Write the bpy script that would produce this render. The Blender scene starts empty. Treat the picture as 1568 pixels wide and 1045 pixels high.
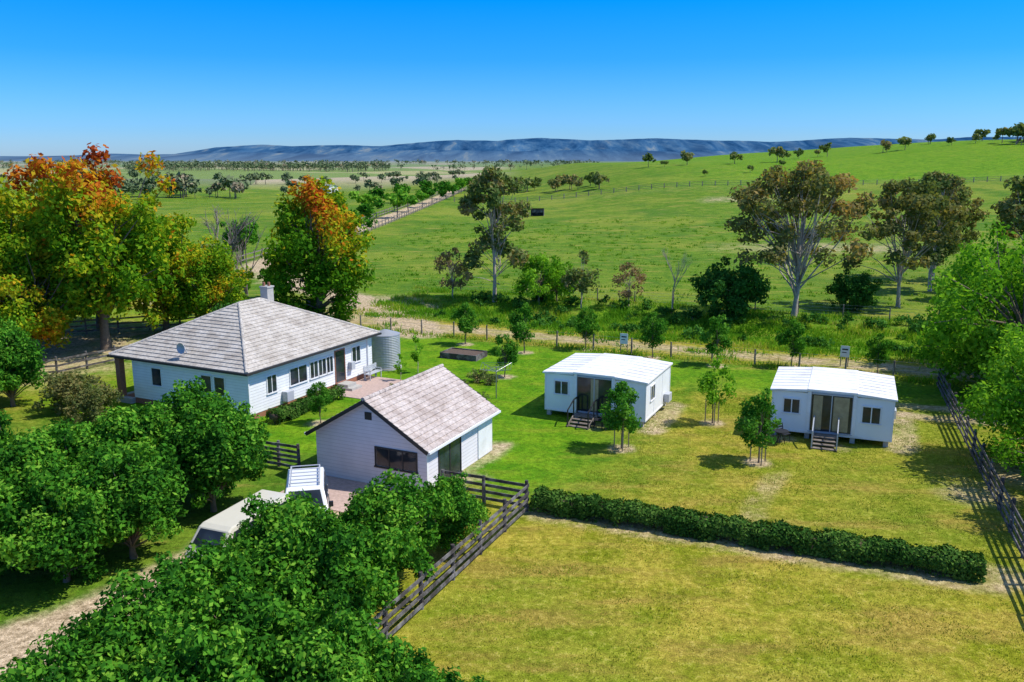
import bpy, math, random
import numpy as np
from mathutils import Vector, Matrix
random.seed(7); rng=np.random.default_rng(7)
scene=bpy.context.scene
COL=scene.collection

# ---------------------------------------------------------------- helpers
def sm(a,b,x):
    t=np.clip((np.asarray(x,float)-a)/(b-a),0,1); return t*t*(3-2*t)
EX,EY=0.9135,-0.4067      # direction of the property grid
NX,NY=0.4067,0.9135
def en(s,n): return (EX*s+NX*n,EY*s+NY*n)
def terr(X,Y):
    X=np.asarray(X,float); Y=np.asarray(Y,float)
    n=NX*X+NY*Y
    A=3*sm(-80,-20,X)+9*sm(-10,60,X)+11*sm(60,260,X)
    z=A*sm(120,420,Y)*(1-sm(520,1300,Y))
    z=z-0.7*np.exp(-((n-75)/4.0)**2)*sm(-14,-4,X)
    far=sm(90,260,Y)
    z=z+far*(0.5*np.sin(X/37+Y/61)+0.4*np.sin(X/19-Y/83+1.3))
    return z
def tz(x,y): return float(terr(x,y))

def mesh_np(name,V,F,mats,midx=None,hue=None,smooth=False):
    me=bpy.data.meshes.new(name)
    V=np.asarray(V,np.float32); F=[np.asarray(f,np.int32) for f in F if len(f)]
    me.vertices.add(len(V)); me.vertices.foreach_set('co',V.ravel())
    loops=np.concatenate([f.ravel() for f in F]); 
    tot=np.concatenate([np.full(len(f),f.shape[1],np.int32) for f in F])
    start=np.concatenate([[0],np.cumsum(tot)[:-1]]).astype(np.int32)
    me.loops.add(len(loops)); me.loops.foreach_set('vertex_index',loops)
    me.polygons.add(len(tot)); me.polygons.foreach_set('loop_start',start)
    try: me.polygons.foreach_set('loop_total',tot)
    except Exception: pass
    for m in mats: me.materials.append(m)
    if midx is not None: me.polygons.foreach_set('material_index',np.asarray(midx,np.int32))
    if smooth: me.polygons.foreach_set('use_smooth',np.ones(len(tot),bool))
    if hue is not None:
        a=me.attributes.new('hue','FLOAT','FACE'); a.data.foreach_set('value',np.asarray(hue,np.float32))
    me.update(calc_edges=True); me.validate()
    return me
def obj(name,me,parent=None,loc=(0,0,0),rot=0,scale=(1,1,1)):
    o=bpy.data.objects.new(name,me); COL.objects.link(o)
    o.location=loc; o.rotation_euler=(0,0,rot); o.scale=scale
    if parent: o.parent=parent
    return o
def empty(name,loc,rotdeg=0):
    o=bpy.data.objects.new(name,None); COL.objects.link(o); o.location=loc
    o.rotation_euler=(0,0,math.radians(rotdeg)); o.empty_display_size=.3; return o

class MB:
    def __init__(s): s.v=[];s.f=[]
    def box(s,x0,x1,y0,y1,z0,z1):
        b=len(s.v)
        s.v+=[(x0,y0,z0),(x1,y0,z0),(x1,y1,z0),(x0,y1,z0),(x0,y0,z1),(x1,y0,z1),(x1,y1,z1),(x0,y1,z1)]
        s.f+=[tuple(b+i for i in q) for q in [(0,3,2,1),(4,5,6,7),(0,1,5,4),(1,2,6,5),(2,3,7,6),(3,0,4,7)]]
        return s
    def beam(s,p,q,w,h):
        p=Vector(p);q=Vector(q);d=(q-p).normalized()
        side=d.cross(Vector((0,0,1)))
        if side.length<1e-3: side=Vector((1,0,0))
        side.normalize(); up=side.cross(d).normalized()
        b=len(s.v)
        for c in (p,q):
            for a,e in ((-1,-1),(1,-1),(1,1),(-1,1)):
                s.v.append(tuple(c+side*(a*w/2)+up*(e*h/2)))
        s.f+=[tuple(b+i for i in q2) for q2 in [(0,3,2,1),(4,5,6,7),(0,1,5,4),(1,2,6,5),(2,3,7,6),(3,0,4,7)]]
        return s
    def tube(s,pts,rad,k=8):
        pts=[Vector(p) for p in pts]; b=len(s.v)
        for i,p in enumerate(pts):
            d=(pts[min(i+1,len(pts)-1)]-pts[max(i-1,0)]).normalized()
            a=d.orthogonal().normalized(); c=d.cross(a)
            r=rad[i] if hasattr(rad,'__len__') else rad
            for j in range(k):
                t=2*math.pi*j/k
                s.v.append(tuple(p+(a*math.cos(t)+c*math.sin(t))*r))
        for i in range(len(pts)-1):
            for j in range(k):
                s.f.append((b+i*k+j,b+i*k+(j+1)%k,b+(i+1)*k+(j+1)%k,b+(i+1)*k+j))
        s.f.append(tuple(b+j for j in range(k))[::-1]); e=b+(len(pts)-1)*k
        s.f.append(tuple(e+j for j in range(k)))
        return s
    def poly(s,pts):
        b=len(s.v); s.v+=[tuple(p) for p in pts]; s.f.append(tuple(range(b,b+len(pts)))); return s
    def make(s,name,mat,parent=None,loc=(0,0,0),rot=0,bevel=0,smooth=False):
        me=bpy.data.meshes.new(name); me.from_pydata(s.v,[],s.f); me.materials.append(mat); me.update()
        if smooth:
            for p in me.polygons: p.use_smooth=True
        o=obj(name,me,parent,loc,rot)
        if bevel:
            m=o.modifiers.new('b','BEVEL'); m.width=bevel; m.segments=2
        return o

# ---------------------------------------------------------------- materials
def newmat(name):
    m=bpy.data.materials.new(name); m.use_nodes=True
    nt=m.node_tree; return m,nt,nt.nodes['Principled BSDF']
def rampnode(nt,stops):
    r=nt.nodes.new('ShaderNodeValToRGB'); e=r.color_ramp.elements
    while len(e)<len(stops): e.new(.5)
    for i,(p,c) in enumerate(stops):
        e[i].position=p; e[i].color=(*c,1)
    return r
def noise(nt,scale,detail=4,rough=.6,vec=None,dist=0):
    n=nt.nodes.new('ShaderNodeTexNoise'); n.inputs['Scale'].default_value=scale
    n.inputs['Detail'].default_value=detail; n.inputs['Roughness'].default_value=rough
    n.inputs['Distortion'].default_value=dist
    if vec: nt.links.new(vec,n.inputs['Vector'])
    return n
def mixc(nt,fac,a,b,mode='MIX'):
    m=nt.nodes.new('ShaderNodeMix'); m.data_type='RGBA'; m.blend_type=mode
    def put(s,v):
        if hasattr(v,'is_output'): nt.links.new(v,s)
        elif isinstance(v,(int,float)): s.default_value=v
        else: s.default_value=(*v,1)
    put(m.inputs[0],fac); put(m.inputs[6],a); put(m.inputs[7],b)
    return m.outputs[2]
def math_(nt,op,a,b=None,c=None,clamp=False):
    m=nt.nodes.new('ShaderNodeMath'); m.operation=op; m.use_clamp=clamp
    for i,v in enumerate((a,b,c)):
        if v is None: continue
        if hasattr(v,'is_output'): nt.links.new(v,m.inputs[i])
        else: m.inputs[i].default_value=v
    return m.outputs[0]
def simple(name,col,rough=.6,metal=0,var=.12,scale=3.0,bump=.0,bscale=20,dirt=None):
    m,nt,b=newmat(name)
    tc=nt.nodes.new('ShaderNodeTexCoord')
    n=noise(nt,scale,5,.65,tc.outputs['Object'])
    r=rampnode(nt,[(.3,tuple(c*(1-var) for c in col)),(.7,tuple(min(1,c*(1+var*.6)) for c in col))])
    nt.links.new(n.outputs[0],r.inputs[0]); c=r.outputs[0]
    if dirt:
        n2=noise(nt,scale*.6,6,.7,tc.outputs['Object'],.5)
        r2=rampnode(nt,[(.45,(0,0,0)),(.65,(1,1,1))]); nt.links.new(n2.outputs[0],r2.inputs[0])
        c=mixc(nt,math_(nt,'MULTIPLY',r2.outputs[0],.6),c,dirt)
    nt.links.new(c,b.inputs['Base Color'])
    b.inputs['Roughness'].default_value=rough; b.inputs['Metallic'].default_value=metal
    if bump:
        n3=noise(nt,bscale,4,.6,tc.outputs['Object'])
        bp=nt.nodes.new('ShaderNodeBump'); bp.inputs['Strength'].default_value=bump; bp.inputs['Distance'].default_value=.02
        nt.links.new(n3.outputs[0],bp.inputs['Height']); nt.links.new(bp.outputs[0],b.inputs['Normal'])
    return m
def weatherboard(name,col,pitch=.17):
    m,nt,b=newmat(name)
    tc=nt.nodes.new('ShaderNodeTexCoord'); sp=nt.nodes.new('ShaderNodeSeparateXYZ')
    nt.links.new(tc.outputs['Object'],sp.inputs[0])
    fr=math_(nt,'FRACT',math_(nt,'DIVIDE',sp.outputs[2],pitch))
    line=math_(nt,'GREATER_THAN',fr,.88)
    n=noise(nt,1.5,5,.6,tc.outputs['Object'])
    r=rampnode(nt,[(.3,tuple(c*.9 for c in col)),(.7,col)]); nt.links.new(n.outputs[0],r.inputs[0])
    c=mixc(nt,math_(nt,'MULTIPLY',line,.4),r.outputs[0],tuple(c*.45 for c in col))
    nt.links.new(c,b.inputs['Base Color'])
    bp=nt.nodes.new('ShaderNodeBump'); bp.inputs['Strength'].default_value=.7; bp.inputs['Distance'].default_value=.02
    nt.links.new(math_(nt,'SUBTRACT',1.0,fr),bp.inputs['Height']); nt.links.new(bp.outputs[0],b.inputs['Normal'])
    b.inputs['Roughness'].default_value=.55
    return m
def tilemat(name,c1,c2,c3):
    m,nt,b=newmat(name)
    tc=nt.nodes.new('ShaderNodeTexCoord')
    n=noise(nt,1.1,5,.7,tc.outputs['Object']); n2=noise(nt,7,3,.7,tc.outputs['Object'])
    r=rampnode(nt,[(.36,c1),(.5,c2),(.66,c3)]); nt.links.new(n.outputs[0],r.inputs[0])
    r2=rampnode(nt,[(.38,(.7,.7,.7)),(.6,(1,1,1))]); nt.links.new(n2.outputs[0],r2.inputs[0])
    c=mixc(nt,1.0,r.outputs[0],r2.outputs[0],'MULTIPLY')
    nt.links.new(c,b.inputs['Base Color']); b.inputs['Roughness'].default_value=.75
    bp=nt.nodes.new('ShaderNodeBump'); bp.inputs['Strength'].default_value=.3; bp.inputs['Distance'].default_value=.02
    nt.links.new(n2.outputs[0],bp.inputs['Height']); nt.links.new(bp.outputs[0],b.inputs['Normal'])
    return m
def glassmat(name,col=(.015,.02,.025)):
    m,nt,b=newmat(name); b.inputs['Base Color'].default_value=(*col,1); b.inputs['Roughness'].default_value=.06
    tc=nt.nodes.new('ShaderNodeTexCoord'); n=noise(nt,1.2,2,.5,tc.outputs['Object'])
    r=rampnode(nt,[(.4,col),(.7,tuple(c*2.5 for c in col))]); nt.links.new(n.outputs[0],r.inputs[0]); nt.links.new(r.outputs[0],b.inputs['Base Color'])
    return m
def leafmat(name,stops,trans=.28,gain=1.0):
    m=bpy.data.materials.new(name); m.use_nodes=True; nt=m.node_tree; nt.nodes.remove(nt.nodes['Principled BSDF'])
    at=nt.nodes.new('ShaderNodeAttribute'); at.attribute_name='hue'
    oi=nt.nodes.new('ShaderNodeObjectInfo')
    f=math_(nt,'ADD',at.outputs['Fac'],math_(nt,'MULTIPLY_ADD',oi.outputs['Random'],.14,-.07))
    r=rampnode(nt,[(p,tuple(min(.9,x*gain) for x in c)) for p,c in stops]); nt.links.new(f,r.inputs[0])
    b=nt.nodes.new('ShaderNodeBsdfDiffuse'); nt.links.new(r.outputs[0],b.inputs[0])
    if trans<=0:
        nt.links.new(b.outputs[0],nt.nodes['Material Output'].inputs[0]); return m
    t=nt.nodes.new('ShaderNodeBsdfTranslucent')
    nt.links.new(mixc(nt,1.0,r.outputs[0],(1.6,1.5,.6),'MULTIPLY'),t.inputs['Color'])
    mx=nt.nodes.new('ShaderNodeMixShader'); mx.inputs[0].default_value=trans
    nt.links.new(b.outputs[0],mx.inputs[1]); nt.links.new(t.outputs[0],mx.inputs[2])
    nt.links.new(mx.outputs[0],nt.nodes['Material Output'].inputs[0])
    return m

M={}
M['bark']=simple('bark_grey',(.19,.14,.10),.9,0,.3,6,.6,25)
M['barkpale']=simple('bark_pale_gum',(.46,.38,.3),.8,0,.35,3,.4,20)
M['timber']=simple('weathered_timber',(.17,.14,.11),.85,0,.45,5,.5,30,dirt=(.4,.36,.32))
M['timberdark']=simple('dark_timber',(.06,.05,.045),.85,0,.4,3,.5,30,dirt=(.34,.32,.31))
M['stake']=simple('pale_stake',(.4,.29,.17),.8,0,.2)
M['wire']=simple('galvanised_wire',(.35,.36,.37),.4,.8,.1)
M['white']=simple('white_paint',(.82,.82,.82),.5,0,.04,2,dirt=(.66,.64,.6))
M['cabinwall']=simple('cabin_panel_white',(.82,.84,.86),.45,0,.05,1.0)
M['cabinroof']=simple('cabin_roof_white',(.86,.86,.84),.5,0,.06,1.2,dirt=(.6,.54,.48))
M['trim']=simple('grey_trim',(.45,.47,.5),.5,0,.05)
M['wb']=weatherboard('white_weatherboard',(.84,.84,.83))
M['wbg']=weatherboard('garage_weatherboard',(.80,.76,.78))
M['tile']=tilemat('house_roof_tile',(.40,.35,.29),(.51,.46,.39),(.61,.56,.49))
M['tileg']=tilemat('garage_roof_tile',(.41,.33,.28),(.54,.455,.40),(.64,.56,.50))
M['dark']=simple('dark_fascia',(.03,.028,.027),.6,0,.2)
M['glass']=glassmat('window_glass')
M['curtain']=simple('curtain_behind_glass',(.36,.30,.19),.2,0,.25,4)
M['brick']=simple('brick_red',(.33,.14,.08),.85,0,.3,12,.4,30)
M['paving']=simple('paving_pink',(.5,.36,.3),.85,0,.25,6,.4,30)
M['conc']=simple('concrete',(.44,.42,.38),.85,0,.15,4,.3,20)
M['tank']=simple('galvanised_tank',(.42,.43,.42),.45,.4,.15,2)
M['rubber']=simple('black_rubber',(.02,.02,.02),.8)
M['black']=simple('black_metal',(.03,.03,.035),.5,.3)
M['carwhite']=simple('car_paint_white',(.75,.76,.76),.25,0,.02)
M['carcream']=simple('van_paint_cream',(.62,.58,.46),.3,0,.04)
M['soil']=simple('soil',(.12,.08,.055),.95,0,.4,8,.8,30)
M['chrome']=simple('chrome',(.6,.6,.6),.25,.9,.02)
M['lamp']=simple('red_lamp',(.4,.02,.02),.3)

M['l_orch']=leafmat('leaf_pear',[(0,(.018,.08,.010)),(.45,(.052,.195,.016)),(.8,(.11,.30,.024)),(1,(.21,.41,.04))],.26)
M['l_young']=leafmat('leaf_young_tree',[(0,(.03,.13,.012)),(.5,(.06,.21,.02)),(1,(.14,.31,.035))],.32)
M['l_gum']=leafmat('leaf_gum',[(0,(.06,.11,.03)),(.5,(.14,.20,.055)),(.8,(.23,.24,.09)),(1,(.32,.24,.10))],.28)
M['l_gumb']=leafmat('leaf_gum_olive',[(0,(.10,.14,.04)),(.5,(.20,.20,.065)),(.8,(.30,.25,.09)),(1,(.38,.25,.09))],.3)
M['l_willow']=leafmat('leaf_willow',[(0,(.06,.18,.012)),(.5,(.15,.36,.02)),(1,(.28,.50,.05))],.38)
M['l_shrub']=leafmat('leaf_dark_shrub',[(0,(.02,.08,.015)),(.5,(.05,.16,.025)),(1,(.10,.25,.04))],.25)
M['l_hedge']=leafmat('leaf_hedge',[(0,(.016,.05,.01)),(.5,(.042,.118,.018)),(1,(.13,.23,.04))],.12)
M['l_aut']=leafmat('leaf_autumn',[(0,(.05,.16,.010)),(.3,(.14,.30,.014)),(.5,(.34,.40,.018)),(.63,(.50,.38,.02)),(.77,(.56,.22,.018)),(.92,(.45,.09,.018)),(1,(.3,.06,.02))],.34)
M['l_dry']=leafmat('leaf_brown_sparse',[(0,(.15,.14,.06)),(.5,(.26,.19,.09)),(1,(.36,.24,.13))],.25)
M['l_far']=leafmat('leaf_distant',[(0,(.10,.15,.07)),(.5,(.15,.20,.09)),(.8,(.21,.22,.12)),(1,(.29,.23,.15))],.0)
M['grassblade']=leafmat('grass_blades',[(0,(.06,.19,.012)),(.5,(.14,.33,.02)),(.8,(.33,.42,.04)),(1,(.58,.47,.15))],.3)
M['lawnblade']=leafmat('lawn_blades',[(0,(.10,.22,.012)),(.4,(.22,.31,.018)),(.7,(.38,.37,.035)),(1,(.56,.44,.12))],.0)

# ---------------------------------------------------------------- ground
xs_in=np.linspace(-48,48,310); g=48*np.power(12000/48,np.linspace(0,1,46)[1:])
xs=np.concatenate([-g[::-1],xs_in,g])
ys_in=np.linspace(8,100,290); gy=100*np.power(120,np.linspace(0,1,120)[1:])
ys=np.concatenate([[-3000,-800,-200,-60,-20,-5],ys_in,gy])
XX,YY=np.meshgrid(xs,ys); ZZ=terr(XX,YY)
nn=NX*XX+NY*YY; ss=EX*XX+EY*YY
def segd(px,py,pts):
    d=np.full(px.shape,1e9)
    for (ax,ay),(bx,by) in zip(pts[:-1],pts[1:]):
        vx,vy=bx-ax,by-ay; t=np.clip(((px-ax)*vx+(py-ay)*vy)/(vx*vx+vy*vy),0,1)
        d=np.minimum(d,np.hypot(px-ax-t*vx,py-ay-t*vy))
    return d
drive=[(-26,17),(-17,21.4),(-13.4,23.8),(-10.8,27.6),(-9,32),(-7,35.5)]
lane=[(-21,350),(-26,260),(-30,190),(-35,119),(-26,101),(-17,90),(-11,80),(-8,72)]
dirt=1-sm(2.0,2.9,segd(XX,YY,drive))
dirt=np.maximum(dirt,.95*(1-sm(1.8,3.2,segd(XX,YY,lane))))
dirt=np.maximum(dirt,.8*(1-sm(3,8,np.hypot((XX+13),(YY-84)*.8))))
dirt=np.maximum(dirt,.7*(1-sm(4,12,np.hypot((XX+36),(YY-64)*.8))))
dirt=np.maximum(dirt,.62*(1-sm(.6,2.0,np.abs(nn-65.0)))*(ss>-70))
dirt=np.maximum(dirt,.5*(1-sm(2,6,np.abs(YY-268)))*(XX>0)*(XX<600))
dirt=np.maximum(dirt,.55*(1-sm(2,7,np.hypot((XX-60)*.5,(YY-235)))))
dirt=np.maximum(dirt,.5*(1-sm(2,9,np.hypot((XX-52)*.35,(YY-140)))))
young=[(-3.69,67.1,3.1),(.94,64,3.8),(5.7,65.2,3.4),(10.4,62.3,3.6),(14.6,59.8,3.5),(19.8,59.4,3.2),(25.1,57.5,2.7),(-.5,56.6,2.9),(11.2,46.2,3.8),(5.6,41.9,3.3),(12.0,39.8,3.6),(-10.7,46.2,2.5)]
for (a,b,h) in young: dirt=np.maximum(dirt,.9*(1-sm(.4,.85,np.hypot(XX-a,YY-b))))
for (a,b,ww) in ((-4.3,33.4,1.2),(4.6,45.6,.9),(16.8,42.0,.9),(14.2,43.6,1.0),(24.5,38,3.0),(20.5,36,2.2),(17.5,28.2,1.3),(-1.6,38,.8)): dirt=np.maximum(dirt,.5*(1-sm(.4,1.0,np.hypot(XX-a,YY-b)/ww)))
dirt=np.maximum(dirt,.5*(1-sm(.3,.8,segd(XX,YY,[(1.0,33.6),(16.6,27.4)]))))
dirt=np.maximum(dirt,.6*(1-sm(.5,1.0,segd(XX,YY,[(7.6,45.0),(9.6,49.7)]))))
dirt=np.maximum(dirt,.6*(1-sm(.5,1.0,segd(XX,YY,[(19.9,41.9),(21.8,46.5)]))))
dirt=np.maximum(dirt,.6*(1-sm(.3,.9,segd(XX,YY,[(-3.0,36.6),(-.6,42.4)]))))
dirt=np.maximum(dirt,.75*(1-sm(.3,.9,segd(XX,YY,[(21.5,48.2),(25.5,46.6),(40,45)]))))
dirt=np.maximum(dirt,.6*(1-sm(.25,.8,segd(XX,YY,[(22,50.2),(27,48.4),(40,47)]))))
dirt=np.maximum(dirt,.22*(1-sm(.3,.7,segd(XX,YY,[(12.6,38.5),(10.2,34.2),(9.6,31.4)]))))
lush=sm(32.5,34,nn)*(1-sm(-15.5,-7.5,ss))*(1-sm(60,62,nn))
lush=np.maximum(lush,.85*sm(53.0,56,nn)*(1-sm(59.5,61.5,nn)))
lush=np.maximum(lush,.6*sm(67.5,70,nn)*(1-sm(79,84,nn))*sm(-16,-8,XX))
lush=np.maximum(lush,.8*sm(262,272,YY)*(YY<900)*sm(20,120,XX))
dry=.94*(1-sm(31,33,nn))*sm(-8,-4,XX+0.0*YY)
dry=np.maximum(dry,.80*sm(-15,-8,ss)*(1-sm(52,56,nn)))
dry=np.maximum(dry,1.0*sm(61.0,62.2,nn)*(1-sm(67,69.5,nn)))
dry=np.maximum(dry,.75*(1-sm(-34,-22,XX))*(1-sm(60,100,YY)))
V=np.stack([XX.ravel(),YY.ravel(),ZZ.ravel()],1)
ny,nx=XX.shape; idx=np.arange(ny*nx).reshape(ny,nx)
F=np.stack([idx[:-1,:-1].ravel(),idx[:-1,1:].ravel(),idx[1:,1:].ravel(),idx[1:,:-1].ravel()],1)

gm,nt,b=newmat('ground_grass')
geo=nt.nodes.new('ShaderNodeNewGeometry'); pos=geo.outputs['Position']
at=nt.nodes.new('ShaderNodeAttribute'); at.attribute_name='zones'
sp=nt.nodes.new('ShaderNodeSeparateColor'); nt.links.new(at.outputs['Color'],sp.inputs[0])
spx=nt.nodes.new('ShaderNodeSeparateXYZ'); nt.links.new(pos,spx.inputs[0])
mp=nt.nodes.new('ShaderNodeMapping'); mp.inputs['Rotation'].default_value=(0,0,math.radians(24)); mp.inputs['Scale'].default_value=(.3,1,1); nt.links.new(pos,mp.inputs[0])
nS=noise(nt,.55,4,.65,mp.outputs[0])
nL=noise(nt,.07,4,.6,pos); nM=noise(nt,.5,6,.75,pos,.3); nF=noise(nt,3.5,4,.8,pos); nFF=noise(nt,22,2,.7,pos)
nB=noise(nt,.03,5,.65,pos)
def rmp(n,stops):
    r=rampnode(nt,stops); nt.links.new(n.outputs[0] if hasattr(n,'outputs') else n,r.inputs[0]); return r.outputs[0]
def w(a): return (a,a,a)
field=mixc(nt,rmp(nM,[(.42,w(0)),(.58,w(1))]),(.090,.195,.012),(.165,.265,.022))
field=mixc(nt,math_(nt,'MULTIPLY',rmp(nB,[(.48,w(0)),(.58,w(1))]),.6),field,(.27,.31,.04))
field=mixc(nt,math_(nt,'MULTIPLY',rmp(nL,[(.5,w(0)),(.62,w(1))]),.7),field,(.075,.18,.016))
field=mixc(nt,math_(nt,'MULTIPLY',rmp(nS,[(.55,w(0)),(.67,w(1))]),.65),field,(.38,.32,.07))
lushc=mixc(nt,rmp(nM,[(.4,w(0)),(.6,w(1))]),(.085,.235,.006),(.18,.33,.012))
lushc=mixc(nt,math_(nt,'MULTIPLY',rmp(nS,[(.53,w(0)),(.66,w(1))]),.4),lushc,(.30,.33,.03))
dryc=mixc(nt,rmp(nM,[(.4,w(0)),(.6,w(1))]),(.265,.28,.014),(.46,.375,.05))
dryc=mixc(nt,math_(nt,'MULTIPLY',rmp(nL,[(.44,w(0)),(.58,w(1))]),.6),dryc,(.20,.28,.016))
dryc=mixc(nt,math_(nt,'MULTIPLY',rmp(nS,[(.50,w(0)),(.63,w(1))]),.65),dryc,(.38,.26,.055))
dryc=mixc(nt,math_(nt,'MULTIPLY',rmp(nF,[(.55,w(0)),(.68,w(1))]),.45),dryc,(.55,.42,.14))
def broken(ch,amt=.55):
    return math_(nt,'MULTIPLY',math_(nt,'ADD',ch,math_(nt,'MULTIPLY',math_(nt,'SUBTRACT',nM.outputs[0],.5),math_(nt,'MULTIPLY',amt*12,math_(nt,'MULTIPLY',ch,math_(nt,'SUBTRACT',1.0,ch))))),1.0,clamp=True)
c=mixc(nt,broken(sp.outputs[1]),field,lushc)
# faint mowing stripes along the property grid
spm=nt.nodes.new('ShaderNodeSeparateXYZ'); nt.links.new(mp.outputs[0],spm.inputs[0])
stripe=math_(nt,'MULTIPLY_ADD',math_(nt,'SINE',math_(nt,'ADD',math_(nt,'MULTIPLY',spm.outputs[1],4.6),math_(nt,'MULTIPLY',nL.outputs[0],5.0))),.055,.97)
cs_=nt.nodes.new('ShaderNodeCombineColor')
for i_ in range(3): nt.links.new(stripe,cs_.inputs[i_])
dryc=mixc(nt,1.0,dryc,cs_.outputs[0],'MULTIPLY')
c=mixc(nt,broken(sp.outputs[2]),c,dryc)
dc=mixc(nt,rmp(nF,[(.35,w(0)),(.65,w(1))]),(.45,.33,.19),(.68,.53,.36))
c=mixc(nt,broken(sp.outputs[0],.9),c,dc)
vor=nt.nodes.new('ShaderNodeTexVoronoi'); vor.inputs['Scale'].default_value=.004; nt.links.new(pos,vor.inputs['Vector'])
spv=nt.nodes.new('ShaderNodeSeparateColor'); nt.links.new(vor.outputs['Color'],spv.inputs[0])
r=rampnode(nt,[(0,(.2,.28,.08)),(.3,(.38,.37,.17)),(.5,(.2,.27,.09)),(.7,(.46,.39,.25)),(.9,(.2,.24,.12))]); r.color_ramp.interpolation='CONSTANT'
nt.links.new(spv.outputs[0],r.inputs[0])
mr=nt.nodes.new('ShaderNodeMapRange'); mr.inputs[1].default_value=400; mr.inputs[2].default_value=600; nt.links.new(spx.outputs[1],mr.inputs[0])
left=nt.nodes.new('ShaderNodeMapRange'); left.inputs[1].default_value=10; left.inputs[2].default_value=-30; nt.links.new(spx.outputs[0],left.inputs[0])
c=mixc(nt,math_(nt,'MULTIPLY',mr.outputs[0],left.outputs[0]),c,r.outputs[0])
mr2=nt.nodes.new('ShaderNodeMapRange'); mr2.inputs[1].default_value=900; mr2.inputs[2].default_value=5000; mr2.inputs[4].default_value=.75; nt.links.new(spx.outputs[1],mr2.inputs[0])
c=mixc(nt,mr2.outputs[0],c,(.15,.21,.29))  # aerial haze painted into the ground colour, growing with distance
c=mixc(nt,1.0,c,rmp(nF,[(.36,w(.6)),(.6,w(1.14))]),'MULTIPLY')
c=mixc(nt,1.0,c,rmp(nFF,[(.36,w(.6)),(.6,w(1.14))]),'MULTIPLY')
nt.links.new(c,b.inputs['Base Color']); b.inputs['Roughness'].default_value=.95; b.inputs['Specular IOR Level'].default_value=.05
bp=nt.nodes.new('ShaderNodeBump'); bp.inputs['Strength'].default_value=.7; bp.inputs['Distance'].default_value=.1
nt.links.new(math_(nt,'ADD',nF.outputs[0],math_(nt,'MULTIPLY',nFF.outputs[0],.5)),bp.inputs['Height']); nt.links.new(bp.outputs[0],b.inputs['Normal'])
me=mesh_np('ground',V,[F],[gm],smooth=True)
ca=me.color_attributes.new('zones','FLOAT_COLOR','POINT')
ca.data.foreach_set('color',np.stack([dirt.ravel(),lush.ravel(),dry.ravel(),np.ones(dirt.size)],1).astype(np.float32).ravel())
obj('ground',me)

# ---------------------------------------------------------------- mountains
def fbm(x,y,seed,oct=5):
    r=np.random.default_rng(seed); z=0;a=1
    for o in range(oct):
        f=2.0**o
        for k in range(3):
            th=r.uniform(0,6.28); z=z+a*np.sin(f*(x*math.cos(th)+y*math.sin(th))+r.uniform(0,6.28))/3
        a*=.55
    return z
mm,nt,b=newmat('mountain_forest_haze'); geo=nt.nodes.new('ShaderNodeNewGeometry')
mp=nt.nodes.new('ShaderNodeMapping'); mp.inputs['Scale'].default_value=(1,.12,1.6); nt.links.new(geo.outputs['Position'],mp.inputs[0])
n=noise(nt,.007,6,.7,mp.outputs[0],.5)
r=rampnode(nt,[(.38,(.010,.052,.125)),(.5,(.03,.092,.18)),(.58,(.06,.13,.21)),(.68,(.16,.20,.22))]); nt.links.new(n.outputs[0],r.inputs[0])  # blues are aerial haze painted into the forest colour
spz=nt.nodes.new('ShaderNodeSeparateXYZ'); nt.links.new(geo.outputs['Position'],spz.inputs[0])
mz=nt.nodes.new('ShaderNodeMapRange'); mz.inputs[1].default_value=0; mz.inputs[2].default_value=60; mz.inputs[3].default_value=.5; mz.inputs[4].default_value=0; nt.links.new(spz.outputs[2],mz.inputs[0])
nt.links.new(mixc(nt,mz.outputs[0],r.outputs[0],(.14,.19,.23)),b.inputs['Base Color'])  # paler haze colour painted in towards the foot of the slopes
b.inputs['Roughness'].default_value=1; b.inputs['Specular IOR Level'].default_value=0
def ridge_range(name,prof,ya,yb,yc,seed,rough=4):
    mx=np.linspace(-9000,9000,1200); my=np.linspace(ya,yc,44)
    MX,MY=np.meshgrid(mx,my)
    P=np.interp(mx,[p[0] for p in prof],[p[1] for p in prof])
    P=P+rough*fbm(mx/170,0*mx,seed)*np.clip(P/80,0,1)
    sp_=.4*fbm(MX/130+.15*np.sin(MY/200),MY/900,seed+3,5)
    t=np.clip((MY-ya)/(yb-ya),0,1)
    f=np.clip(t+sp_*t*(1-t)*3.2,0,1.02)**.9
    MZ=P[None,:]*f*(1-.6*sm(yb,yc,MY))-4*(1-sm(ya,yb,MY))
    idx=np.arange(MX.size).reshape(MX.shape)
    F=np.stack([idx[:-1,:-1].ravel(),idx[:-1,1:].ravel(),idx[1:,1:].ravel(),idx[1:,:-1].ravel()],1)
    obj(name,mesh_np(name,np.stack([MX.ravel(),MY.ravel(),MZ.ravel()],1),[F],[mm],smooth=True))
prof=[(-9000,30),(-3700,30),(-3220,28),(-2690,44),(-2460,36),(-2300,42),(-2020,88),(-1700,102),(-1500,92),(-1180,96),(-900,94),(-640,118),(-370,134),(-100,126),(200,152),(510,138),(960,146),(1400,132),(1760,126),(2290,146),(2830,138),(3100,156),(3490,160),(4200,150),(9000,100)]
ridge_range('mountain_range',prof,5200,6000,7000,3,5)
ridge_range('foothills',[(-9000,16),(-3400,16),(-2600,20),(-2100,26),(-1500,46),(-1000,34),(-500,58),(0,50),(500,64),(900,48),(1600,55),(9000,50)],4100,4800,5200,21,3)

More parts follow.
